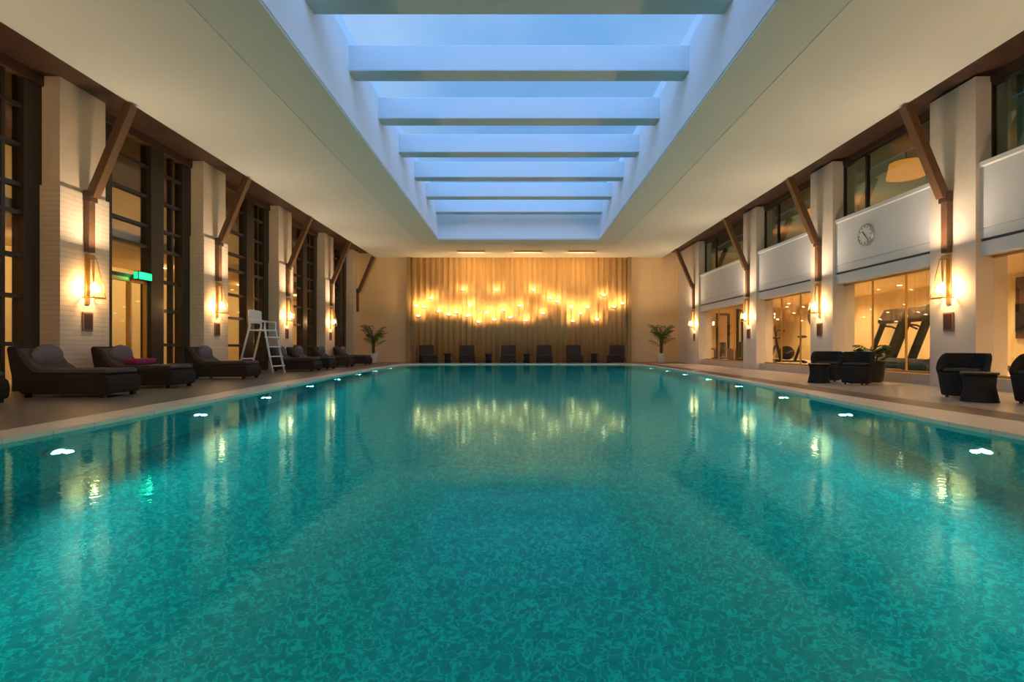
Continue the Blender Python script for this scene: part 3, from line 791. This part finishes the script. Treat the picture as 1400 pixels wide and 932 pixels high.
for x, y, rz, lb in ((6.42, 7.40, -1.0, 'left of the drum table at the right edge'), (6.64, 6.50, -1.2, 'cut by the right photo edge'),
                     (6.62, 11.0, -.6, 'far one of the pair below the clock'), (6.62, 10.05, -.9, 'near one of the pair below the clock')):
    lab = 'charcoal wicker tub chair, ' + lb
    if tcq is None: tcq = tub_chair(); t = tcq; t['label'] = lab
    else: t = dup(tcq, (0, 0, 0), lab)
    t.location = (x, y, 0); t.rotation_euler = (0, 0, rz)
dq = drum_table(); dq['label'] = 'charcoal wicker drum table between the two right edge tub chairs'; dq.location = (6.18, 6.87, 0)
t = dup(dq, (6.18, 10.55, 0), 'charcoal wicker drum table between the pair of tub chairs below the clock')

# ------------------------------------------------------------------ gym equipment
def treadmill():
    # front (console side) at x=0, deck runs to +x ; user faces -x
    r = thing('treadmill', 'x', 'treadmill', group='treadmills behind the right glass')
    b = B(); box(b, -.15, 1.65, -.36, .36, .03, .14); obj('deck_frame', b, M_black, r, bevel=.02)
    b = B(); box(b, .40, 1.62, -.25, .25, .14, .155); obj('running_belt', b, M_dark, r)
    b = B(); prism(b, [(-.2, .05), (-.2, .18), (-.1, .28), (.30, .22), (.38, .14), (.38, .05)], -.34, .34); obj('motor_cover', b, M_black, r, bevel=.02)
    for s in (-1, 1):
        b = B(); bar(b, (-.02, s*.31, .12), (.42, s*.31, 1.22), .12, .06); obj('upright', b, M_black, r, bevel=.01)
        b = B(); tube(b, [(.38, s*.31, 1.08), (.60, s*.31, 1.06), (.78, s*.31, .98)], .025, 8); obj('handrail', b, M_black, r, smooth=True)
    b = B(); prism(b, [(.30, 1.12), (.26, 1.20), (.44, 1.50), (.50, 1.50), (.54, 1.20)], -.36, .36); c = obj('console', b, M_black, r, bevel=.02)
    b = B(); box(b, -.003, .003, -.20, .20, -.10, .10, Matrix.Translation((.523, 0, 1.34)) @ Matrix.Rotation(-.13, 4, 'Y')); obj('screen', b, M_screen, c)
    return r
tm = None
for x, y, lb in ((9.05, 12.95, 'furthest of the three'), (9.0, 12.05, 'middle of the three'), (8.72, 11.15, 'nearest of the three')):
    lab = 'black treadmill behind the gym glass below the clock, ' + lb
    if tm is None: tm = treadmill(); t = tm; t['label'] = lab
    else: t = dup(tm, (0, 0, 0), lab)
    t.location = (x, y, .2)
def bike():
    r = thing('exercise_bike', 'x', 'exercise bike', group='exercise bikes behind the right glass')
    for yy in (-.45, .45):
        b = B(); box(b, -.26, .26, yy-.04, yy+.04, 0, .07); obj('floor_bar', b, M_black, r, bevel=.015)
    b = B(); bar(b, (0, -.45, .06), (0, .45, .06), .08, .06, up=(0, 0, 1)); bar(b, (0, .28, .06), (0, .42, .80), .07, .07, up=(1, 0, 0)); bar(b, (0, -.15, .06), (0, -.32, .60), .08, .08, up=(1, 0, 0)); obj('frame', b, M_dark, r)
    b = B(); lathe(b, [(0, -.05), (.20, -.05), (.24, -.03), (.24, .03), (.20, .05), (0, .05)], 28, (0, 0.10, .34), closed=False, axis='x'); obj('flywheel_cover', b, M_black, r, smooth=True)
    b = B(); bar(b, (0, -.30, .55), (0, -.36, .86), .04, .04, up=(1, 0, 0)); obj('seat_post', b, M_steel, r)
    b = B(); ball(b, (0, -.37, .89), .14, sx=.9, sy=1.1, sz=.35); obj('saddle', b, M_black, r, smooth=True)
    b = B(); tube(b, [(-.22, .15, 1.08), (-.24, .35, 1.12), (0, .44, 1.02), (.24, .35, 1.12), (.22, .15, 1.08)], .02, 8); bar(b, (0, .40, .78), (0, .44, 1.06), .05, .05, up=(1, 0, 0)); obj('handlebar', b, M_black, r)
    b = B(); box(b, -.13, .13, .44, .48, 1.06, 1.26); obj('console', b, M_black, r, bevel=.015)
    for s in (-1, 1):
        b = B(); bar(b, (s*.07, .10, .34), (s*.07, .10+s*.15, .34-s*.06), .02, .03, up=(1, 0, 0)); box(b, s*.07-.02, s*.07+s*.10, .10+s*.15-.04, .10+s*.15+.04, .33-s*.06, .35-s*.06); obj('pedal', b, M_steel, r)
    return r
bk = None
for x, y, rz, lb in ((9.2, 17.4, 1.2, 'nearer one behind the glass between second and third right columns'), (9.3, 19.3, 1.2, 'further one by the third right column')):
    lab = 'dark exercise bike, ' + lb
    if bk is None: bk = bike(); t = bk; t['label'] = lab
    else: t = dup(bk, (0, 0, 0), lab)
    t.location = (x, y, .2); t.rotation_euler = (0, 0, rz)
def cable_machine(loc, rz, lab):
    r = thing('cable_machine', lab, 'gym machine', loc, rz, group='cable machines at the far end of the gym')
    for s in (-1, 1):
        b = B(); box(b, s*.38-.04, s*.38+.04, -.05, .05, 0, 2.05); obj('upright', b, M_dark, r, bevel=.01)
        b = B(); box(b, s*.38-.05, s*.38+.05, -.35, .35, 0, .06); obj('floor_foot', b, M_dark, r, bevel=.01)
    b = B(); box(b, -.42, .42, -.05, .05, 2.0, 2.10); obj('top_beam', b, M_dark, r, bevel=.01)
    b = B()
    for k in range(12): box(b, -.15, .15, -.07, .07, .10+.055*k, .15+.055*k)
    obj('weight_stack', b, M_black, r)
    b = B(); tube(b, [(0, 0, .74), (0, 0, 2.02)], .008, 6); tube(b, [(-.12, 0, .08), (-.12, 0, 2.02)], .012, 6); tube(b, [(.12, 0, .08), (.12, 0, 2.02)], .012, 6); obj('guide_rods', b, M_steel, r)
    b = B(); box(b, -.22, .22, .30, .62, .42, .50); box(b, -.03, .03, .1, .5, 0, .42); obj('seat', b, M_plaque, r, bevel=.02)
    return r
cable_machine((9.4, 23.6, .2), .5, 'tall dark cable machine at the far end of the gym')
cable_machine((9.2, 21.3, .2), .9, 'tall dark cable machine in the gym, nearer one behind the furthest right glass')
# oval mirror inside
t = thing('oval_mirror', 'small oval mirror on a stand inside the gym near the second right column', 'mirror', (9.35, 16.2, .2))
b = B(); lathe(b, [(0, -.02), (.20, -.02), (.22, 0), (.20, .02), (0, .02)], 28, closed=False, axis='y')
for v in b.verts: v.co.z = v.co.z*1.5 + 1.5
obj('frame', b, M_dark, t, smooth=True)
b = B(); lathe(b, [(0, -.024), (.185, -.024), (.185, -.02)], 28, closed=False, axis='y')
for v in b.verts: v.co.z = v.co.z*1.5 + 1.5
obj('mirror_glass', b, M_mirror, t)
b = B(); tube(b, [(0, 0, 0), (0, 0, 1.25)], .018, 8); lathe(b, [(0, 0), (.18, 0), (.17, .03), (0, .03)], 20, closed=False); obj('stand', b, M_dark, t)
# tv on the gym wall at right edge, on a wood panel
b = B(); box(b, 12.60, 12.69, 10.9, 13.0, .95, 2.5); tag(obj('wood_panel', b, M_darkwood, bevel=.01), 'brown wood panel on the gym wall behind the black television', 'wall panel')
t = thing('television', 'black wall television at the right photo edge inside the gym', 'television', (12.60, 12.33, 1.48))
b = B(); box(b, -.06, 0, -.62, .62, -.36, .36); obj('casing', b, M_black, t, bevel=.01)
b = B(); box(b, -.064, -.06, -.59, .59, -.33, .33); obj('screen', b, M_screen, t)

# ------------------------------------------------------------------ fill downlights added in the main ceiling behind the viewer
dl = None
for x in (-5.6, 5.6):
    for y in (-3.2, -1.0):
        if dl is None:
            dl = thing('added_downlight', 'x', 'downlight', group='added downlights in the ceiling behind the viewer')
            b = B(); lathe(b, [(.09, 0), (.13, -.012), (.14, 0)], 20, closed=False); obj('trim_ring', b, M_whitepaint, dl)
            b = B(); lathe(b, [(0, -.004), (.09, -.004), (.09, 0)], 20, closed=False); obj('lens', b, M_down, dl)
            t = dl
        else: t = dup(dl, (0, 0, 0), '')
        t.location = (x, y, ZC); t['label'] = 'added round ceiling downlight above the %s deck, %s' % ('left' if x < 0 else 'right', 'nearer the viewer' if y > -2 else 'by the wall behind the viewer')
        light('downlight', 'POINT', (x, y, ZC-.15), K_DOWN_FILL, (1, .72, .42), size=.1)
